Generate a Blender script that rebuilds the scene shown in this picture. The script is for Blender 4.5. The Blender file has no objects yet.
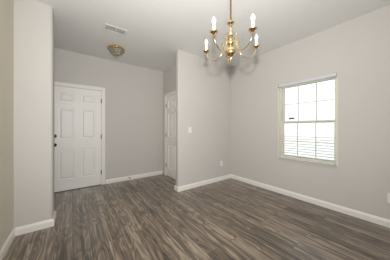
import bpy, bmesh, math, random
from mathutils import Vector, Matrix
R = math.radians
PI = math.pi
random.seed(3)
sc = bpy.context.scene
COL = sc.collection

# ------------------------------------------------------------------ camera
EYE = 1.217
cd = bpy.data.cameras.new('camera')
cd.sensor_width = 36.0
cd.lens = 165.5 / 390 * 36.0
cd.shift_y = -1.5 / 390
cd.clip_start = 0.02
cam = bpy.data.objects.new('camera', cd)
COL.objects.link(cam)
cam.location = (0, 0, EYE)
cam.rotation_euler = (R(90), 0, R(-36.33))
sc.camera = cam

# ------------------------------------------------------------------ world, lights, exposure
w = bpy.data.worlds.new('daylight')
sc.world = w
w.use_nodes = True
bg = w.node_tree.nodes['Background']
bg.inputs[0].default_value = (0.93, 0.97, 1.0, 1)
bg.inputs[1].default_value = 1.1

def light(name, kind, loc, rot, energy, color=(1, 1, 1), **kw):
    d = bpy.data.lights.new(name, kind)
    d.energy = energy
    d.color = color
    for k, v in kw.items():
        setattr(d, k, v)
    o = bpy.data.objects.new(name, d)
    COL.objects.link(o)
    o.location = loc
    o.rotation_euler = rot
    return o

# the photographer's flash: one head lights the room directly, the other is bounced off the ceiling
light('flash_direct', 'SPOT', (0.0, 0.0, EYE + 0.31), (R(98), 0, R(-39)), 150, (1.0, 0.985, 0.97),
      spot_size=R(158), spot_blend=1.0, shadow_soft_size=0.04)
light('flash_bounce', 'SPOT', (0.1, -0.15, EYE + 0.35), (R(180 - 42), 0, R(-36.33)), 52, (1.0, 0.995, 0.99),
      spot_size=R(130), spot_blend=1.0, shadow_soft_size=0.06)

sc.view_settings.view_transform = 'Standard'
sc.view_settings.look = 'None'
sc.view_settings.exposure = 0.76
sc.view_settings.gamma = 1.0
sc.view_settings.use_curve_mapping = False

# ------------------------------------------------------------------ materials
def s2l(c):
    return tuple(((v / 255) / 12.92 if v / 255 <= 0.04045 else (((v / 255) + 0.055) / 1.055) ** 2.4) for v in c) + (1,)

def mat(name, col, rough=0.5, metal=0.0, spec=None, noise=None, bump=None, trans=0.0, ior=None):
    """col in sRGB 0-255; noise=(scale, amount) mottles colour; bump=(scale, strength, distance)"""
    m = bpy.data.materials.new(name)
    m.use_nodes = True
    nt = m.node_tree
    b = nt.nodes['Principled BSDF']
    c = s2l(col)
    b.inputs['Base Color'].default_value = c
    b.inputs['Roughness'].default_value = rough
    b.inputs['Metallic'].default_value = metal
    if trans:
        b.inputs['Transmission Weight'].default_value = trans
    if ior:
        b.inputs['IOR'].default_value = ior
    if spec is not None:
        b.inputs['Specular IOR Level'].default_value = spec
    tc = nt.nodes.new('ShaderNodeTexCoord')
    if noise:
        n = nt.nodes.new('ShaderNodeTexNoise')
        n.inputs['Scale'].default_value = noise[0]
        n.inputs['Detail'].default_value = 4
        nt.links.new(tc.outputs['Object'], n.inputs['Vector'])
        mx = nt.nodes.new('ShaderNodeMix')
        mx.data_type = 'RGBA'
        mx.inputs[6].default_value = tuple(v * (1 - noise[1]) for v in c[:3]) + (1,)
        mx.inputs[7].default_value = tuple(min(1, v * (1 + noise[1])) for v in c[:3]) + (1,)
        nt.links.new(n.outputs['Fac'], mx.inputs[0])
        nt.links.new(mx.outputs[2], b.inputs['Base Color'])
    if bump:
        n2 = nt.nodes.new('ShaderNodeTexNoise')
        n2.inputs['Scale'].default_value = bump[0]
        n2.inputs['Detail'].default_value = 3
        nt.links.new(tc.outputs['Object'], n2.inputs['Vector'])
        bp = nt.nodes.new('ShaderNodeBump')
        bp.inputs['Strength'].default_value = bump[1]
        bp.inputs['Distance'].default_value = bump[2]
        nt.links.new(n2.outputs['Fac'], bp.inputs['Height'])
        nt.links.new(bp.outputs['Normal'], b.inputs['Normal'])
    return m

M = {}
M['wall'] = mat('greige_wall_paint', (203, 199, 194), 0.75, noise=(1.5, 0.015), bump=(140, 0.12, 0.002))
M['left_wall'] = mat('beige_wall_lightened', (214, 208, 192), 0.75, noise=(1.5, 0.015), bump=(140, 0.12, 0.002))  # yellower than the greige walls; lightness put in to make up for weak flash
M['ceiling'] = mat('ceiling_paint', (230, 229, 226), 0.9, noise=(2.0, 0.01), bump=(60, 0.25, 0.003))
M['trim'] = mat('white_trim_paint', (238, 234, 228), 0.4, noise=(4, 0.01))
M['door'] = mat('white_door_paint', (240, 238, 233), 0.42, noise=(3, 0.012))
M['vinyl'] = mat('cream_vinyl', (228, 226, 211), 0.35, noise=(5, 0.01))
M['sill'] = mat('marble_sill', (200, 199, 194), 0.3, noise=(14, 0.06))
M['plate'] = mat('ivory_plastic', (236, 232, 226), 0.35, noise=(8, 0.01))
M['headrail'] = mat('cool_grey_headrail', (212, 213, 217), 0.4, noise=(8, 0.01))
M['slot'] = mat('dark_slot', (45, 42, 40), 0.6, noise=(20, 0.05))
M['brass'] = mat('polished_brass', (240, 214, 162), 0.15, 1.0, noise=(12, 0.06))
M['cast_brass'] = mat('cast_brass', (214, 186, 128), 0.25, 1.0, noise=(30, 0.3), bump=(70, 0.9, 0.01))
M['chain'] = mat('antique_brass_chain', (160, 112, 74), 0.35, 1.0, noise=(40, 0.12))
M['candle'] = mat('candle_sleeve_white', (214, 214, 220), 0.4, noise=(20, 0.01))
M['bulb'] = mat('frosted_bulb', (240, 238, 232), 0.25, noise=(20, 0.005))
M['bronze'] = mat('dark_bronze_hardware', (58, 44, 34), 0.35, 0.8, noise=(30, 0.1))
M['nickel'] = mat('brushed_hinge_metal', (120, 112, 102), 0.4, 0.9, noise=(30, 0.08))
M['vent'] = mat('white_vent_enamel', (222, 220, 217), 0.45, noise=(9, 0.01))
M['duct'] = mat('grey_duct', (100, 98, 96), 0.8, noise=(9, 0.05))
M['rubber'] = mat('dark_rubber', (60, 56, 52), 0.6, noise=(30, 0.05))
M['label'] = mat('grey_label', (200, 200, 198), 0.5, noise=(30, 0.03))
M['label_print'] = mat('label_print', (95, 95, 92), 0.5, noise=(200, 0.1))
M['ground'] = mat('pale_concrete_paving', (222, 221, 216), 0.95, noise=(3, 0.04), bump=(30, 0.4, 0.02))
M['threshold'] = mat('dark_threshold', (70, 62, 55), 0.5, 0.3, noise=(20, 0.08))

def glass_mat():
    m = bpy.data.materials.new('clear_window_glass')
    m.use_nodes = True
    nt = m.node_tree
    nt.nodes.remove(nt.nodes['Principled BSDF'])
    out = nt.nodes['Material Output']
    tr = nt.nodes.new('ShaderNodeBsdfTransparent')
    tr.inputs[0].default_value = (0.94, 0.95, 0.94, 1)
    gl = nt.nodes.new('ShaderNodeBsdfGlossy')
    gl.inputs['Roughness'].default_value = 0.02
    fr = nt.nodes.new('ShaderNodeFresnel')
    fr.inputs[0].default_value = 1.3
    mx = nt.nodes.new('ShaderNodeMixShader')
    nt.links.new(fr.outputs[0], mx.inputs[0])
    nt.links.new(tr.outputs[0], mx.inputs[1])
    nt.links.new(gl.outputs[0], mx.inputs[2])
    nt.links.new(mx.outputs[0], out.inputs[0])
    return m
M['glass'] = glass_mat()

def slat_mat():
    m = mat('white_blind_slat', (238, 238, 236), 0.4, noise=(6, 0.005))
    nt = m.node_tree
    b = nt.nodes['Principled BSDF']
    out = nt.nodes['Material Output']
    tl = nt.nodes.new('ShaderNodeBsdfTranslucent')
    tl.inputs[0].default_value = (0.95, 0.95, 0.94, 1)
    mx = nt.nodes.new('ShaderNodeMixShader')
    mx.inputs[0].default_value = 0.5
    nt.links.new(b.outputs[0], mx.inputs[1])
    nt.links.new(tl.outputs[0], mx.inputs[2])
    nt.links.new(mx.outputs[0], out.inputs[0])
    return m
M['slat'] = slat_mat()

def bowl_mat():
    """cut glass bowl: facets as bump"""
    m = mat('cut_glass_bowl', (212, 204, 180), 0.08, 0.0, trans=0.6, ior=1.45)
    nt = m.node_tree
    b = nt.nodes['Principled BSDF']
    tc = [n for n in nt.nodes if n.type == 'TEX_COORD'][0]
    v = nt.nodes.new('ShaderNodeTexVoronoi')
    v.inputs['Scale'].default_value = 26
    nt.links.new(tc.outputs['Object'], v.inputs['Vector'])
    bp = nt.nodes.new('ShaderNodeBump')
    bp.inputs['Strength'].default_value = 1.0
    bp.inputs['Distance'].default_value = 0.03
    nt.links.new(v.outputs['Distance'], bp.inputs['Height'])
    nt.links.new(bp.outputs['Normal'], b.inputs['Normal'])
    return m
M['bowl'] = bowl_mat()

def floor_mat():
    m = bpy.data.materials.new('grey_brown_vinyl_plank')
    m.use_nodes = True
    nt = m.node_tree
    N = nt.nodes.new
    L = nt.links.new
    b = nt.nodes['Principled BSDF']
    tc = N('ShaderNodeTexCoord')
    sep = N('ShaderNodeSeparateXYZ')
    L(tc.outputs['Object'], sep.inputs[0])
    # planks run along Y: swap axes
    com = N('ShaderNodeCombineXYZ')
    L(sep.outputs['Y'], com.inputs['X'])
    L(sep.outputs['X'], com.inputs['Y'])
    br = N('ShaderNodeTexBrick')
    br.offset = 0.37
    br.inputs['Color1'].default_value = (0, 0, 0, 1)
    br.inputs['Color2'].default_value = (1, 1, 1, 1)
    br.inputs['Mortar'].default_value = (0.5, 0.5, 0.5, 1)
    br.inputs['Scale'].default_value = 1.0
    br.inputs['Mortar Size'].default_value = 0.0022
    br.inputs['Mortar Smooth'].default_value = 0.3
    br.inputs['Bias'].default_value = 0.0
    br.inputs['Brick Width'].default_value = 1.22
    br.inputs['Row Height'].default_value = 0.15
    L(com.outputs[0], br.inputs['Vector'])
    # per-plank shift of the grain
    sh = N('ShaderNodeMath'); sh.operation = 'MULTIPLY'; sh.inputs[1].default_value = 37.0
    L(br.outputs['Color'], sh.inputs[0])
    def coords(sx, sy):
        a = N('ShaderNodeMath'); a.operation = 'MULTIPLY'; a.inputs[1].default_value = sx
        c = N('ShaderNodeMath'); c.operation = 'MULTIPLY'; c.inputs[1].default_value = sy
        L(sep.outputs['X'], a.inputs[0]); L(sep.outputs['Y'], c.inputs[0])
        k = N('ShaderNodeCombineXYZ')
        L(a.outputs[0], k.inputs['X']); L(c.outputs[0], k.inputs['Y']); L(sh.outputs[0], k.inputs['Z'])
        return k
    # cathedral figure: contour bands of a stretched noise
    n1 = N('ShaderNodeTexNoise'); n1.inputs['Scale'].default_value = 1.0; n1.inputs['Detail'].default_value = 1.5
    n1.inputs['Distortion'].default_value = 0.6
    L(coords(10, 1.5).outputs[0], n1.inputs['Vector'])
    mb = N('ShaderNodeMath'); mb.operation = 'MULTIPLY'; mb.inputs[1].default_value = 44.0
    L(n1.outputs['Fac'], mb.inputs[0])
    sn = N('ShaderNodeMath'); sn.operation = 'SINE'
    L(mb.outputs[0], sn.inputs[0])
    # fine straight grain
    n2 = N('ShaderNodeTexNoise'); n2.inputs['Scale'].default_value = 1.0; n2.inputs['Detail'].default_value = 5
    L(coords(70, 1.6).outputs[0], n2.inputs['Vector'])
    # broad streaks
    n3 = N('ShaderNodeTexNoise'); n3.inputs['Scale'].default_value = 1.0; n3.inputs['Detail'].default_value = 3
    L(coords(17, 0.42).outputs[0], n3.inputs['Vector'])
    def madd(src, mul, add_src=None, add=0.0):
        q = N('ShaderNodeMath'); q.operation = 'MULTIPLY_ADD'; q.inputs[1].default_value = mul
        L(src, q.inputs[0])
        if add_src is not None:
            L(add_src, q.inputs[2])
        else:
            q.inputs[2].default_value = add
        return q.outputs[0]
    v = madd(sn.outputs[0], 0.10, None, -0.355)
    v = madd(n2.outputs['Fac'], 0.75, v)
    v = madd(n3.outputs['Fac'], 0.85, v)
    v = madd(br.outputs['Color'], 0.10, v)
    rp = N('ShaderNodeValToRGB')
    e = rp.color_ramp.elements
    e[0].position = 0.22; e[0].color = s2l((58, 49, 40))
    e[1].position = 0.85; e[1].color = s2l((176, 160, 140))
    x = e.new(0.5); x.color = s2l((112, 98, 83))
    L(v, rp.inputs[0])
    mx = N('ShaderNodeMix'); mx.data_type = 'RGBA'
    L(br.outputs['Fac'], mx.inputs[0]); L(rp.outputs[0], mx.inputs[6]); mx.inputs[7].default_value = s2l((58, 51, 46))
    L(mx.outputs[2], b.inputs['Base Color'])
    rr = N('ShaderNodeMapRange'); rr.inputs['To Min'].default_value = 0.24; rr.inputs['To Max'].default_value = 0.38
    L(n2.outputs['Fac'], rr.inputs[0]); L(rr.outputs[0], b.inputs['Roughness'])
    b.inputs['Specular IOR Level'].default_value = 0.5
    b.inputs['Coat Weight'].default_value = 0.6
    b.inputs['Coat Roughness'].default_value = 0.2
    bp = N('ShaderNodeBump'); bp.inputs['Strength'].default_value = 0.25; bp.inputs['Distance'].default_value = 0.0015
    L(v, bp.inputs['Height']); L(bp.outputs['Normal'], b.inputs['Normal'])
    return m
M['floor'] = floor_mat()

# ------------------------------------------------------------------ helpers
def link(name, bm, m, parent=None, smooth=False):
    me = bpy.data.meshes.new(name)
    bmesh.ops.recalc_face_normals(bm, faces=bm.faces)
    bm.to_mesh(me)
    bm.free()
    if smooth:
        for p in me.polygons:
            p.use_smooth = True
    me.materials.append(m)
    o = bpy.data.objects.new(name, me)
    COL.objects.link(o)
    if parent:
        o.parent = parent
    return o

def auto_smooth(o, ang=35):
    me = o.data
    bm = bmesh.new(); bm.from_mesh(me)
    for e in bm.edges:
        if len(e.link_faces) == 2 and e.calc_face_angle(0) > R(ang):
            e.smooth = False
    for f in bm.faces:
        f.smooth = True
    bm.to_mesh(me); bm.free()
    return o

def struct(name, bm, m):
    o = link(name, bm, m)
    o['kind'] = 'structure'
    return o

def empty(name, loc=(0, 0, 0), rot=(0, 0, 0), label=None, cat=None, group=None, kind=None):
    o = bpy.data.objects.new(name, None)
    o.empty_display_size = 0.1
    COL.objects.link(o)
    o.location = loc
    o.rotation_euler = rot
    if label: o['label'] = label
    if cat: o['category'] = cat
    if group: o['group'] = group
    if kind: o['kind'] = kind
    return o

def box(bm, x0, x1, y0, y1, z0, z1, bev=0.0):
    vs = [bm.verts.new((x, y, z)) for x in (x0, x1) for y in (y0, y1) for z in (z0, z1)]
    idx = [(0, 1, 3, 2), (4, 6, 7, 5), (0, 4, 5, 1), (2, 3, 7, 6), (0, 2, 6, 4), (1, 5, 7, 3)]
    fs = [bm.faces.new([vs[i] for i in f]) for f in idx]
    if bev > 0:
        es = list({e for f in fs for e in f.edges})
        bmesh.ops.bevel(bm, geom=es, offset=bev, segments=2, profile=0.6, affect='EDGES')
    return bm

def boxes(*lst, bev=0.0):
    bm = bmesh.new()
    for b in lst:
        box(bm, *b, bev=bev)
    return bm

def prism(pts, z0, z1, bm=None):
    """vertical prism over a 2-D outline"""
    bm = bm or bmesh.new()
    lo = [bm.verts.new((p[0], p[1], z0)) for p in pts]
    hi = [bm.verts.new((p[0], p[1], z1)) for p in pts]
    bm.faces.new(lo); bm.faces.new(hi)
    n = len(pts)
    for i in range(n):
        bm.faces.new([lo[i], lo[(i + 1) % n], hi[(i + 1) % n], hi[i]])
    return bm

def round_corner(prev, p, nxt, r, n=6):
    p = Vector(p); a = (Vector(prev) - p).normalized(); b = (Vector(nxt) - p).normalized()
    c = p + (a + b) * r          # right angles only
    out = []
    for i in range(n + 1):
        t = i / n * PI / 2
        out.append(tuple(c - b * r * math.cos(t) - a * r * math.sin(t)))
    return out

def lathe(prof, seg=32, bm=None, at=(0, 0, 0), mod=None):
    """prof: list of (radius, z)"""
    bm = bm or bmesh.new()
    rings = []
    for r, z in prof:
        if r < 1e-6:
            rings.append([bm.verts.new((at[0], at[1], at[2] + z))])
        else:
            ring = []
            for k in range(seg):
                a = 2 * PI * k / seg
                rr = r * (mod(a, z) if mod else 1)
                ring.append(bm.verts.new((at[0] + rr * math.cos(a), at[1] + rr * math.sin(a), at[2] + z)))
            rings.append(ring)
    for A, B in zip(rings, rings[1:]):
        if len(A) == 1 and len(B) == 1:
            continue
        for k in range(seg):
            k2 = (k + 1) % seg
            if len(A) == 1:
                bm.faces.new([A[0], B[k], B[k2]])
            elif len(B) == 1:
                bm.faces.new([A[k], A[k2], B[0]])
            else:
                bm.faces.new([A[k], A[k2], B[k2], B[k]])
    return bm

def tube(pts, rad, seg=10, bm=None, closed=False):
    """round tube through 3-D points; rad a number or a list"""
    bm = bm or bmesh.new()
    pts = [Vector(p) for p in pts]
    n = len(pts)
    rings = []
    up = None
    for i, p in enumerate(pts):
        if closed:
            t = (pts[(i + 1) % n] - pts[i - 1]).normalized()
        else:
            t = (pts[min(i + 1, n - 1)] - pts[max(i - 1, 0)]).normalized()
        if up is None:
            up = Vector((0, 0, 1)) if abs(t.z) < 0.9 else Vector((1, 0, 0))
        s = t.cross(up).normalized()
        up = s.cross(t).normalized()
        r = rad[i] if isinstance(rad, (list, tuple)) else rad
        rings.append([bm.verts.new(p + (s * math.cos(2 * PI * k / seg) + up * math.sin(2 * PI * k / seg)) * r) for k in range(seg)])
    m = n if closed else n - 1
    for i in range(m):
        A, B = rings[i], rings[(i + 1) % n]
        for k in range(seg):
            bm.faces.new([A[k], A[(k + 1) % seg], B[(k + 1) % seg], B[k]])
    if not closed:
        bm.faces.new(rings[0]); bm.faces.new(rings[-1])
    return bm

def spline(pts, n=8):
    """Catmull-Rom through points"""
    P = [Vector(p) for p in pts]
    P = [P[0] * 2 - P[1]] + P + [P[-1] * 2 - P[-2]]
    out = []
    for i in range(1, len(P) - 2):
        a, b, c, d = P[i - 1], P[i], P[i + 1], P[i + 2]
        for k in range(n):
            t = k / n
            out.append(0.5 * ((2 * b) + (c - a) * t + (2 * a - 5 * b + 4 * c - d) * t * t + (3 * b - a - 3 * c + d) * t ** 3))
    out.append(P[-2])
    return out

# ------------------------------------------------------------------ room shell
H = 2.74
XL, XR = -0.543, 3.135      # dining room side walls
YP = 2.765                  # front face of the partition
YL = 2.72                   # front face of the left return wall
XPE, XLE = 1.632, -0.207    # ends of partition and left return
YF = 4.09                   # foyer back wall
XS = 1.94                   # foyer right wall
YB = -3.5
T = 0.12

struct('floor', boxes((-1.3, XR + T, YB - T, YF + T, -0.12, 0)), M['floor'])
struct('ceiling', boxes((-1.3, XR + T, YB - T, YF + T, H, H + 0.12)), M['ceiling'])

# left wall of the dining room
struct('wall_left', boxes((XL - T, XL, YB, YL, 0, H)), M['left_wall'])
# short return wall at the left of the opening, with rounded corner
r = 0.024
out = [(-1.15, YL)] + round_corner((-1.15, YL), (XLE, YL), (XLE, 2.97), 0.042, 10) + round_corner((XLE, YL), (XLE, 2.97), (-1.15, 2.97), 0.042, 10) + [(-1.15, 2.97)]
o = struct('wall_front_left', prism(out, 0, H), M['wall']); auto_smooth(o, 30)
# partition at the right of the opening
YP2 = YP + 0.115
out = [(XR, YP)] + round_corner((XR, YP), (XPE, YP), (XPE, YP2), r) + round_corner((XPE, YP), (XPE, YP2), (XR, YP2), r) + [(XR, YP2)]
o = struct('wall_front', prism(out, 0, H), M['wall']); auto_smooth(o, 30)
# foyer walls, with unseen backing layers added to stop light leaking round the doors
D1 = (-0.335, 0.488)        # front door slab in x
JG = 0.02                   # jamb thickness
struct('wall_back', boxes((-1.15, D1[0] - JG, YF, YF + T, 0, H), (D1[1] + JG, XS + T, YF, YF + T, 0, H),
                          (D1[0] - JG, D1[1] + JG, YF, YF + T, 2.03 + JG, H), (-1.15, XS + T, YF + T, YF + T + 0.05, 0, H)), M['wall'])
D2 = (3.11, 3.895)          # side door slab in y
struct('wall_foyer_right', boxes((XS, XS + T, YP2, D2[0] - JG, 0, H), (XS, XS + T, D2[1] + JG, YF, 0, H),
                                 (XS, XS + T, D2[0] - JG, D2[1] + JG, 2.03 + JG, H), (XS + T, XS + T + 0.05, YP2, YF, 0, H)), M['wall'])
struct('wall_foyer_left', boxes((-1.15, -1.05, 2.97, YF, 0, H)), M['wall'])
# right wall with the window opening
WY0, WY1, WZ0, WZ1 = 0.715, 1.598, 0.635, 2.045
struct('wall_right', boxes((XR, XR + 0.16, YB, WY0, 0, H), (XR, XR + 0.16, WY1, YP2, 0, H),
                           (XR, XR + 0.16, WY0, WY1, 0, WZ0), (XR, XR + 0.16, WY0, WY1, WZ1, H)), M['wall'])
# rear wall, out of view; its wide window opening is added to let daylight in
struct('wall_rear', boxes((XL - T, 0.1, YB - T, YB, 0, H), (2.5, XR + T, YB - T, YB, 0, H), (0.1, 2.5, YB - T, YB, 2.25, H),
                          (0.1, 2.5, YB - T, YB, 0, 0.25)), M['wall'])
w2 = empty('added_rear_window', (0, 0, 0), kind='structure')
link('window_frame', boxes((0.1, 0.16, YB - 0.1, YB - 0.04, 0.25, 2.25), (2.44, 2.5, YB - 0.1, YB - 0.04, 0.25, 2.25),
                           (1.27, 1.33, YB - 0.1, YB - 0.04, 0.31, 2.19), (0.16, 2.44, YB - 0.1, YB - 0.04, 0.25, 0.31),
                           (0.16, 2.44, YB - 0.1, YB - 0.04, 2.19, 2.25)), M['vinyl'], w2)

# outdoors
struct('ground', boxes((XR + 0.17, 40, -30, 30, -0.35, -0.3)), M['ground'])

# ------------------------------------------------------------------ baseboards
BH, BT = 0.092, 0.014
def baseboard(name, path, m=None):
    """path: 2-D points with the room on the left-hand side of travel"""
    prof = [(0, 0), (BT, 0), (BT, BH * 0.72), (BT * 0.75, BH * 0.80), (BT * 0.62, BH * 0.88), (BT * 0.45, BH * 0.95), (BT * 0.3, BH), (0, BH)]
    bm = bmesh.new()
    pts = [Vector(p) for p in path]
    rings = []
    for i, p in enumerate(pts):
        d0 = (p - pts[i - 1]).normalized() if i else None
        d1 = (pts[i + 1] - p).normalized() if i < len(pts) - 1 else None
        n0 = Vector((-d0.y, d0.x)) if d0 else None
        n1 = Vector((-d1.y, d1.x)) if d1 else None
        if n0 and n1:
            n = (n0 + n1)
            n = n / (1 + n0.dot(n1))
        else:
            n = n0 or n1
        rings.append([bm.verts.new((p.x + n.x * a, p.y + n.y * a, z)) for a, z in prof])
    k = len(prof)
    for A, B in zip(rings, rings[1:]):
        for j in range(k):
            bm.faces.new([A[j], A[(j + 1) % k], B[(j + 1) % k], B[j]])
    bm.faces.new(rings[0]); bm.faces.new(rings[-1])
    return struct(name, bm, m or M['trim'])

G = 0.0005
CW = 0.062                  # casing width
baseboard('baseboard_right', [(XR - G, YB + 0.02), (XR - G, YP - BT)])
baseboard('baseboard_front', [(XR - BT, YP - G), (XPE - G, YP - G), (XPE - G, YP2 + G), (XS - 0.016, YP2 + G)])
baseboard('baseboard_left', [(XL + BT, YL - G), (XL + G, YL - G), (XL + G, YB + 0.02)][1:])
baseboard('baseboard_front_left', [(-1.03, 2.97 + G), (XLE + G, 2.97 + G), (XLE + G, YL - G), (XL + BT, YL - G)])
baseboard('baseboard_back', [(XS - 0.018, YF - G), (D1[1] + JG + CW, YF - G)])

# ------------------------------------------------------------------ doors
def door_slab(wd, ht, th=0.035):
    """six-panel slab: local x 0..wd, z 0..ht, front face y=0 facing -y"""
    bm = bmesh.new()
    s, c = 0.112, 0.122
    pw = (wd - 2 * s - c) / 2
    xs = [0, s, s + pw, s + pw + c, wd - s, wd]
    zs = [0, 0.215, 0.797, 1.008, 1.590, 1.730, 1.900, ht]
    # front skin as a grid of quads with the panels sunk and raised
    V = {}
    def v(x, y, z):
        k = (round(x, 5), round(y, 5), round(z, 5))
        if k not in V:
            V[k] = bm.verts.new(k)
        return V[k]
    for i in range(5):
        for j in range(7):
            x0, x1, z0, z1 = xs[i], xs[i + 1], zs[j], zs[j + 1]
            if i in (1, 3) and j in (1, 3, 5):
                steps = [(0, 0), (0.004, 0.017), (0.020, 0.017), (0.042, 0.003)]
                prev = None
                for ins, dep in steps:
                    ring = [v(x0 + ins, dep, z0 + ins), v(x1 - ins, dep, z0 + ins), v(x1 - ins, dep, z1 - ins), v(x0 + ins, dep, z1 - ins)]
                    if prev:
                        for a in range(4):
                            bm.faces.new([prev[a], prev[(a + 1) % 4], ring[(a + 1) % 4], ring[a]])
                    prev = ring
                bm.faces.new(prev)
            else:
                bm.faces.new([v(x0, 0, z0), v(x1, 0, z0), v(x1, 0, z1), v(x0, 0, z1)])
    # sides, top, bottom and back
    per = [(x, 0) for x in xs] + [(wd, z) for z in zs[1:]] + [(x, ht) for x in reversed(xs[:-1])] + [(0, z) for z in reversed(zs[1:-1])]
    n = len(per)
    for a in range(n):
        p, q = per[a], per[(a + 1) % n]
        bm.faces.new([v(p[0], 0, p[1]), v(q[0], 0, q[1]), v(q[0], th, q[1]), v(p[0], th, p[1])])
    bm.faces.new([v(p[0], th, p[1]) for p in per])
    return bm

def casing_bm(x0, x1, ht, cw=CW, th=0.016, jamb=0.10, j=JG):
    """casing and jamb round an opening, in the slab's local frame (wall face y=0, room at -y)"""
    bm = bmesh.new()
    a, b = x0 - j, x1 + j
    for lo, hi in ((a - cw + 0.008, a + 0.008), (b - 0.008, b + cw - 0.008)):
        box(bm, lo, hi, -th * 0.6, 0, 0, ht + j, 0.002)
        mid = (lo, lo + cw * 0.4) if lo < x0 - j else (hi - cw * 0.4, hi)
        box(bm, mid[0], mid[1], -th, -th * 0.55, 0, ht + j, 0.003)
    box(bm, a - cw + 0.008, b + cw - 0.008, -th * 0.6, 0, ht + j - 0.008, ht + j + cw - 0.008, 0.002)
    box(bm, a - cw + 0.008, b + cw - 0.008, -th, -th * 0.55, ht + j + cw * 0.45, ht + j + cw - 0.008, 0.003)
    return bm

def jamb_bm(x0, x1, ht, depth=0.10, j=JG):
    return boxes((x0 - j, x0 - 0.003, 0.0, depth, 0, ht + 0.003), (x1 + 0.003, x1 + j, 0.0, depth, 0, ht + 0.003),
                 (x0 - j, x1 + j, 0.0, depth, ht + 0.003, ht + j),
                 (x0 - 0.003, x0 + 0.01, 0.042, 0.06, 0, ht), (x1 - 0.01, x1 + 0.003, 0.042, 0.06, 0, ht))

def hinge_bm(x, z):
    bm = boxes((x - 0.012, x + 0.001, -0.0012, 0.003, z - 0.045, z + 0.045))
    for k in range(5):
        lathe([(0, -0.008), (0.0065, -0.008), (0.0065, 0.008), (0, 0.008)], 12, bm, (x, -0.006, z - 0.036 + k * 0.018))
    lathe([(0, 0), (0.004, 0), (0.005, 0.004), (0, 0.008)], 10, bm, (x, -0.006, z + 0.044))
    return bm

def lathe_y(prof, seg, at):
    """lathe around the local -y axis: prof (radius, distance out of the face)"""
    bm = lathe([(a, b) for a, b in prof], seg)
    bmesh.ops.transform(bm, matrix=Matrix.Translation(at) @ Matrix.Rotation(R(90), 4, 'X'), verts=bm.verts)
    return bm

def make_door(name, loc, rz, wd, hinges_right, knob):
    root = empty(name, loc, (0, 0, rz), kind='structure')
    o = link('casing', casing_bm(0, wd, 2.03), M['trim'], root)
    link('jamb', jamb_bm(0, wd, 2.03), M['trim'], root)
    o = link('door_slab', door_slab(wd, 2.02), M['door'], root)
    o.location = (0, 0.004, 0.009)
    hx = wd + 0.002 if hinges_right else -0.002
    for z in (0.27, 1.04, 1.81):
        b = hinge_bm(hx, z)
        if hinges_right is False:
            pass
        link('hinge', b, M['nickel'], root)['label'] = 'dull metal hinge'
    kx = 0.052 if hinges_right else wd - 0.052
    if knob:
        k = lathe_y([(0, 0), (0.032, 0), (0.032, 0.006), (0.026, 0.009), (0.012, 0.012), (0.011, 0.034), (0.020, 0.040),
                     (0.028, 0.050), (0.029, 0.060), (0.022, 0.070), (0, 0.074)], 28, (kx, 0.004, 0.905))
        o = link('door_knob', k, M['bronze'], root, True); o['label'] = 'dark bronze door knob'
        if knob == 2:
            k = lathe_y([(0, 0), (0.031, 0), (0.031, 0.008), (0.026, 0.014), (0.018, 0.016), (0, 0.016)], 28, (kx, 0.004, 1.075))
            d = link('deadbolt', k, M['bronze'], root, True); d['label'] = 'dark bronze deadbolt'
            link('thumb_turn', boxes((kx - 0.005, kx + 0.005, -0.034, -0.012, 1.058, 1.092), bev=0.002), M['bronze'], d)
    return root

d1 = make_door('door_1', (D1[0], YF, 0), 0, D1[1] - D1[0], True, 2)
link('threshold', boxes((0.0, D1[1] - D1[0], -0.02, 0.06, 0.0, 0.008), bev=0.002), M['threshold'], d1)
# side door: faces -x; local x runs towards -y, so its hinges (far side) sit at local x=0
d2 = make_door('door_2', (XS, D2[1], 0), R(-90), D2[1] - D2[0], False, 1)

# ------------------------------------------------------------------ window in the right wall
wn = empty('window_1', (0, 0, 0), kind='structure')
fx0, fx1 = XR + 0.085, XR + 0.155          # vinyl frame depth range
f = 0.035
link('window_frame', boxes((fx0, fx1, WY0, WY0 + f, WZ0, WZ1), (fx0, fx1, WY1 - f, WY1, WZ0, WZ1),
                           (fx0, fx1, WY0 + f, WY1 - f, WZ1 - f, WZ1), (fx0, fx1, WY0 + f, WY1 - f, WZ0, WZ0 + f),
                           # slim liner on the reveals
                           (XR - 0.004, fx0, WY0, WY0 + 0.008, WZ0 + 0.02, WZ1), (XR - 0.004, fx0, WY1 - 0.008, WY1, WZ0 + 0.02, WZ1)), M['vinyl'], wn)
zm = 1.333
MY = [1.022, 1.298]
def sash(name, x0, x1, z0, z1, bot, top):
    sw = 0.03
    y0, y1 = WY0 + f, WY1 - f
    s = link(name, boxes((x0, x1, y0, y0 + sw, z0, z1), (x0, x1, y1 - sw, y1, z0, z1),
                         (x0, x1, y0 + sw, y1 - sw, z0, z0 + bot), (x0, x1, y0 + sw, y1 - sw, z1 - top, z1)), M['vinyl'], wn)
    gy0, gy1, gz0, gz1 = y0 + sw, y1 - sw, z0 + bot, z1 - top
    xm = (x0 + x1) / 2
    link('pane', boxes((xm - 0.002, xm + 0.002, gy0, gy1, gz0, gz1)), M['glass'], s)
    lst = []
    for k in (1, 2):
        yy = MY[k - 1]
        lst.append((xm - 0.012, xm - 0.003, yy - 0.007, yy + 0.007, gz0, gz1))
    zz = (gz0 + gz1) / 2 - (0.025 if name == 'lower_sash' else 0)
    yy = [gy0] + MY + [gy1]
    for a, b in zip(yy, yy[1:]):
        lst.append((xm - 0.012, xm - 0.003, a + 0.007, b - 0.007, zz - 0.007, zz + 0.007))
    link('muntins', boxes(*lst), M['vinyl'], s)
    return s
su = sash('upper_sash', fx0 + 0.038, fx0 + 0.062, zm - 0.024, WZ1 - f, 0.046, 0.03)
sl = sash('lower_sash', fx0 + 0.008, fx0 + 0.032, WZ0 + f, zm + 0.024, 0.045, 0.046)
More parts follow.
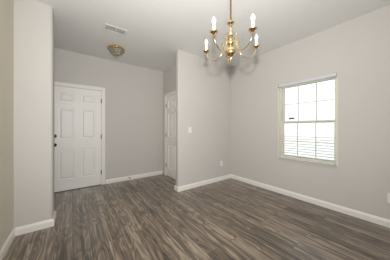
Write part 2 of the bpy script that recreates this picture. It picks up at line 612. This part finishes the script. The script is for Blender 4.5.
link('sash_lock', boxes((fx0 - 0.012, fx0 + 0.008, 1.13, 1.18, zm + 0.004, zm + 0.02), bev=0.003), M['vinyl'], sl)
lb = link('sticker', boxes((fx0 + 0.044, fx0 + 0.048, 1.365, 1.46, zm + 0.055, zm + 0.085)), M['label_print'], su)
lb['label'] = 'small dark printed sticker on the upper pane'
link('window_sill', boxes((XR - 0.018, fx0, WY0 - 0.0, WY1 + 0.0, WZ0, WZ0 + 0.02), bev=0.003), M['sill'], wn)

# horizontal blind, drawn down with its slats open
bl = empty('window_blind', (XR, (WY0 + WY1) / 2, WZ1), label='white horizontal slat blind with open slats hanging in the window', cat='window blind')
yc = (WY0 + WY1) / 2
hw = (WY1 - WY0) / 2 - 0.010
bw = hw - 0.030
link('headrail', boxes((-0.004, 0.045, -hw, hw, -0.048, -0.002), bev=0.003), M['headrail'], bl)
for s in (-1, 1):
    link('headrail_bracket', boxes((-0.008, 0.03, s * hw - 0.003, s * hw + 0.003, -0.050, -0.0015)), M['nickel'], bl)
ztop, zbot = -0.075, -(WZ1 - WZ0) + 0.055
ns = int((ztop - zbot) / 0.0425)
bm = bmesh.new()
for k in range(ns):
    z = ztop - k * (ztop - zbot) / ns
    cols = []
    for i in range(6):
        u = i / 5
        x = 0.002 + 0.046 * u
        zz = z + 0.0025 * math.sin(PI * u) + 0.0045 * (u - 0.5)
        cols.append([bm.verts.new((x, -bw, zz - 0.0013)), bm.verts.new((x, bw, zz - 0.0013)), bm.verts.new((x, bw, zz + 0.0013)), bm.verts.new((x, -bw, zz + 0.0013))])
    for A, B in zip(cols, cols[1:]):
        for j in range(4):
            bm.faces.new([A[j], A[(j + 1) % 4], B[(j + 1) % 4], B[j]])
    bm.faces.new(cols[0]); bm.faces.new(cols[-1])
link('slats', bm, M['slat'], bl)
link('bottom_rail', boxes((0.001, 0.049, -bw, bw, zbot - 0.028, zbot - 0.012), bev=0.003), M['slat'], bl)
for yy in (-0.30, 0.0, 0.30):
    bm = tube([(0.0, yy, -0.048), (0.0, yy, zbot - 0.012)], 0.0008, 6)
    tube([(0.050, yy, -0.048), (0.050, yy, zbot - 0.012)], 0.0008, 6, bm)
    link('ladder_cord', bm, M['slat'], bl)
link('tilt_wand', tube([(-0.008, 0.36, -0.04), (-0.010, 0.362, -0.3), (-0.010, 0.362, -0.62)], [0.002, 0.0035, 0.0045], 8), M['slat'], bl, True)

# ------------------------------------------------------------------ chandelier
# canonical frame: origin at the centre of the big ball
CX, CY = 1.291, 1.142
ZB = EYE + 0.780
ch = empty('chandelier', (CX, CY, ZB), (0, 0, 0), label='polished brass chandelier with five candle arms hanging on a chain from the ceiling', cat='chandelier')
def dz(v):     # height relative to the eye -> local
    return EYE + v - ZB
# column: finial, ball, hub, vase, top cup
bm = lathe([(0, dz(0.667)), (0.005, dz(0.670)), (0.008, dz(0.680)), (0.005, dz(0.692)), (0.010, dz(0.706)), (0.014, dz(0.716)), (0.010, dz(0.724)), (0.018, dz(0.728))], 24)
link('finial', bm, M['brass'], ch, True)
prof = [(0, -0.054)] + [(0.056 * math.sin(PI * k / 16), -0.056 * math.cos(PI * k / 16)) for k in range(1, 16)] + [(0, 0.054)]
bm = lathe([(a, b * 0.96) for a, b in prof], 36)
link('ball', bm, M['brass'], ch, True)
bm = lathe([(0.014, 0.050), (0.022, 0.054), (0.013, 0.060), (0.013, 0.064), (0.030, 0.068), (0.038, 0.078), (0.038, 0.092), (0.030, 0.102), (0.016, 0.108), (0.014, 0.112)], 32)
link('hub', bm, M['brass'], ch, True)
bm = lathe([(0.014, 0.110), (0.020, 0.116), (0.013, 0.124), (0.020, 0.140), (0.025, 0.160), (0.025, 0.178), (0.018, 0.198), (0.011, 0.215),
            (0.010, 0.240), (0.012, 0.262), (0.016, 0.268), (0.012, 0.274)], 32)
link('column', bm, M['brass'], ch, True)
bm = lathe([(0.012, 0.270), (0.018, 0.276), (0.036, 0.286), (0.040, 0.294), (0.038, 0.297), (0.020, 0.290), (0.010, 0.300), (0.006, 0.312), (0, 0.314)], 32)
link('top_cup', bm, M['brass'], ch, True)
# chain up to the canopy
ztc = 0.312
zcan = H - ZB - 0.035
nl = 13
step = (zcan - ztc) / nl
link_len = step + 0.006
for k in range(nl):
    pts = []
    for i in range(16):
        a = 2 * PI * i / 16
        x = 0.0090 * math.cos(a); z = link_len / 2 * math.sin(a)
        z = math.copysign(abs(math.sin(a)) ** 0.8, math.sin(a)) * link_len / 2
        p = (x, 0, z) if k % 2 else (0, x, z)
        pts.append((p[0], p[1], p[2] + ztc + step * (k + 0.5)))
    link('chain_link', tube(pts, 0.0026, 7, closed=True), M['chain'], ch, True)
link('wire', tube([(0.003 * math.sin(k * 1.3), 0.003 * math.cos(k * 1.3), 0.305 + (zcan - 0.30) * k / 30) for k in range(31)], 0.0016, 6), M['chain'], ch, True)
o = link('canopy', lathe([(0, -0.040), (0.010, -0.040), (0.014, -0.030), (0.030, -0.024), (0.055, -0.012), (0.062, -0.003), (0.062, 0), (0, 0)], 36), M['brass'], ch, True)
o.location = (0, 0, H - ZB - 0.0005)
# arms
RA = 0.286
camdir = math.atan2(-CY, -CX)                 # from the chandelier towards the camera
zc = dz(0.848)
arm_pts = spline([(0.030, 0.086), (0.046, 0.108), (0.066, 0.118), (0.078, 0.104), (0.078, 0.070), (0.092, 0.018), (0.128, -0.026),
                  (0.180, -0.045), (0.236, -0.028), (0.268, 0.010), (0.280, 0.050), (RA, zc - 0.004)], 7)
fw = math.atan2(-0.8056, -0.5924)             # opposite to the viewing direction
for i, deg in enumerate((36, -36, 108, -117, 180)):
    a = fw + R(deg - 7)
    ca, sa = math.cos(a), math.sin(a)
    pts = [(p[0] * ca, p[0] * sa, p[1]) for p in arm_pts]
    arm = link('arm', tube(pts, 0.0050, 10), M['brass'], ch, True)
    # small scroll curling up off the arm near the hub
    sp = []
    for k in range(22):
        t = k / 21
        an = -PI * 0.55 + t * PI * 1.75
        rr = 0.020 * (1 - 0.55 * t)
        sp.append(((0.083 + 0.016 - rr * math.cos(an)) , 0.128 + rr * math.sin(an)))
    sp = [(0.076, 0.085)] + sp
    link('scroll', tube([(q[0] * ca, q[0] * sa, q[1]) for q in sp], 0.0024, 8), M['brass'], arm, True)
    px, py = RA * ca, RA * sa
    link('drip_pan', lathe([(0.004, -0.012), (0.010, -0.010), (0.013, -0.004), (0.026, 0.000), (0.036, 0.007), (0.0385, 0.013), (0.0365, 0.0135),
                            (0.024, 0.005), (0.012, 0.004), (0.012, 0.016), (0.0155, 0.020), (0.0155, 0.022), (0, 0.022)], 28, None, (px, py, zc)), M['brass'], arm, True)
    link('candle_sleeve', lathe([(0, 0.0205), (0.0140, 0.0205), (0.0140, 0.078), (0.010, 0.080), (0, 0.080)], 20, None, (px, py, zc)), M['candle'], arm, True)['label'] = 'white candle sleeve'
    link('bulb', lathe([(0.0085, 0.079), (0.010, 0.084), (0.0180, 0.094), (0.0210, 0.105), (0.0195, 0.118), (0.0150, 0.131), (0.0085, 0.143), (0.0030, 0.150), (0, 0.152)], 20, None, (px, py, zc)), M['bulb'], arm, True)['label'] = 'white flame-tip bulb'

# ------------------------------------------------------------------ flush ceiling light in the foyer
fl = empty('ceiling_light', (0.655, 3.40, H), label='brass flush ceiling light with a pointed cut glass bowl in the foyer', cat='ceiling light')
bm = lathe([(0, -0.001), (0.128, -0.001), (0.136, -0.012), (0.146, -0.026), (0.149, -0.034), (0.146, -0.040), (0.136, -0.044), (0.128, -0.046), (0.126, -0.040), (0, -0.040)], 48)
link('brass_band', bm, M['cast_brass'], fl, True)
for k in range(16):
    a = 2 * PI * k / 16
    bmk = bmesh.new()
    bmesh.ops.create_icosphere(bmk, subdivisions=2, radius=0.013)
    bmesh.ops.transform(bmk, matrix=Matrix.Translation((0.142 * math.cos(a), 0.142 * math.sin(a), -0.032)), verts=bmk.verts)
    link('boss', bmk, M['cast_brass'], fl, True)
bm = lathe([(0.130, -0.042), (0.128, -0.058), (0.112, -0.082), (0.088, -0.107), (0.060, -0.130), (0.036, -0.147), (0.020, -0.160), (0.012, -0.163)], 24,
           None, (0, 0, 0), lambda a, z: 1 + 0.035 * math.cos(12 * a))
o = link('glass_bowl', bm, M['bowl'], fl)
sol = o.modifiers.new('thickness', 'SOLIDIFY'); sol.thickness = 0.004
link('finial', lathe([(0, -0.190), (0.005, -0.187), (0.008, -0.180), (0.004, -0.174), (0.011, -0.168), (0.014, -0.160), (0.010, -0.156), (0, -0.156)], 20), M['brass'], fl, True)
for k in range(2):
    s = -1 if k else 1
    link('bulb', lathe([(0, 0), (0.012, 0), (0.013, 0.02), (0.026, 0.045), (0.029, 0.062), (0.020, 0.083), (0, 0.090)], 20, None, (s * 0.05, 0, -0.128)), M['bulb'], fl, True)

# ------------------------------------------------------------------ ceiling vent
vx, vy = 0.525, 2.785
cv = empty('ceiling_vent', (vx, vy, H), label='white louvred air vent in the ceiling above the foyer opening', cat='ceiling vent')
VL, VW = 0.31, 0.17
hx, hy = VL / 2, VW / 2
fr = 0.020
link('vent_frame', boxes((-hx, hx, -hy, -hy + fr, -0.007, 0), (-hx, hx, hy - fr, hy, -0.007, 0), (-hx, -hx + fr, -hy + fr, hy - fr, -0.007, 0),
                         (hx - fr, hx, -hy + fr, hy - fr, -0.007, 0), (-0.006, 0.006, -hy + fr, hy - fr, -0.007, 0), bev=0.0015), M['vent'], cv)
link('duct_backing', boxes((-hx + fr, hx - fr, -hy + fr, hy - fr, -0.0012, -0.0002)), M['duct'], cv)
bm = bmesh.new()
for sx in (-1, 1):
    xa, xb = sorted((sx * 0.006, sx * (hx - fr)))
    for k in range(9):
        y = -hy + fr + 0.008 + k * 0.0142
        box(bm, xa, xb, y, y + 0.0018, -0.0035, -0.0014)
link('louvres', bm, M['vent'], cv)

# ------------------------------------------------------------------ switch and outlets (local frame: wall face y=0, room at -y)
def plate_bm(w_, h_):
    return boxes((-w_ / 2, w_ / 2, -0.006, 0, -h_ / 2, h_ / 2), bev=0.002)

sw = empty('light_switch', (1.906, YP - 0.0003, 1.185), label='ivory toggle light switch on the partition wall left of the window', cat='light switch')
link('plate', plate_bm(0.074, 0.118), M['plate'], sw)
link('toggle', boxes((-0.005, 0.005, -0.018, -0.005, -0.004, 0.016), bev=0.0015), M['plate'], sw)
for s in (-1, 1):
    link('screw', lathe_y([(0, 0), (0.0032, 0), (0.0028, 0.001), (0, 0.0012)], 10, (0, -0.006, s * 0.030)), M['nickel'], sw)

def outlet(loc, rz, label):
    o = empty('power_outlet', loc, (0, 0, rz), label=label, cat='outlet', group='wall outlets')
    link('plate', plate_bm(0.072, 0.116), M['plate'], o)
    for s in (-1, 1):
        fc = link('socket', boxes((-0.017, 0.017, -0.0085, -0.005, s * 0.0195 - 0.0135, s * 0.0195 + 0.0135), bev=0.002), M['plate'], o)
        link('slots', boxes((-0.0075, -0.0055, -0.0090, -0.0080, s * 0.0195 - 0.002, s * 0.0195 + 0.007), (0.0055, 0.0075, -0.0090, -0.0080, s * 0.0195 - 0.002, s * 0.0195 + 0.006),
                            (-0.002, 0.002, -0.0090, -0.0080, s * 0.0195 - 0.009, s * 0.0195 - 0.005)), M['slot'], fc)
    return o
outlet((2.80, YP - 0.0003, 0.40), 0, 'ivory wall outlet low on the partition wall near the room corner')
outlet((XR - 0.0003, 0.205, 0.36), R(-90), 'ivory wall outlet low on the right wall at the edge of the view')

# ------------------------------------------------------------------ door stop on the foyer baseboard
ds = empty('door_stop', (1.07, YF - BT - G, 0.055), label='small spring door stop sticking out of the foyer baseboard', cat='door stop')
link('base', lathe_y([(0, 0), (0.013, 0), (0.011, 0.006), (0, 0.008)], 16, (0, 0, 0)), M['nickel'], ds, True)
link('spring', tube([(0.006 * math.cos(k * 0.9), -0.006 - 0.06 * k / 90, 0.006 * math.sin(k * 0.9)) for k in range(91)], 0.0013, 5), M['nickel'], ds, True)
link('rubber_tip', lathe_y([(0, 0), (0.009, 0), (0.010, 0.010), (0.008, 0.015), (0, 0.016)], 16, (0, -0.064, 0)), M['rubber'], ds, True)['label'] = 'dark rubber tip'
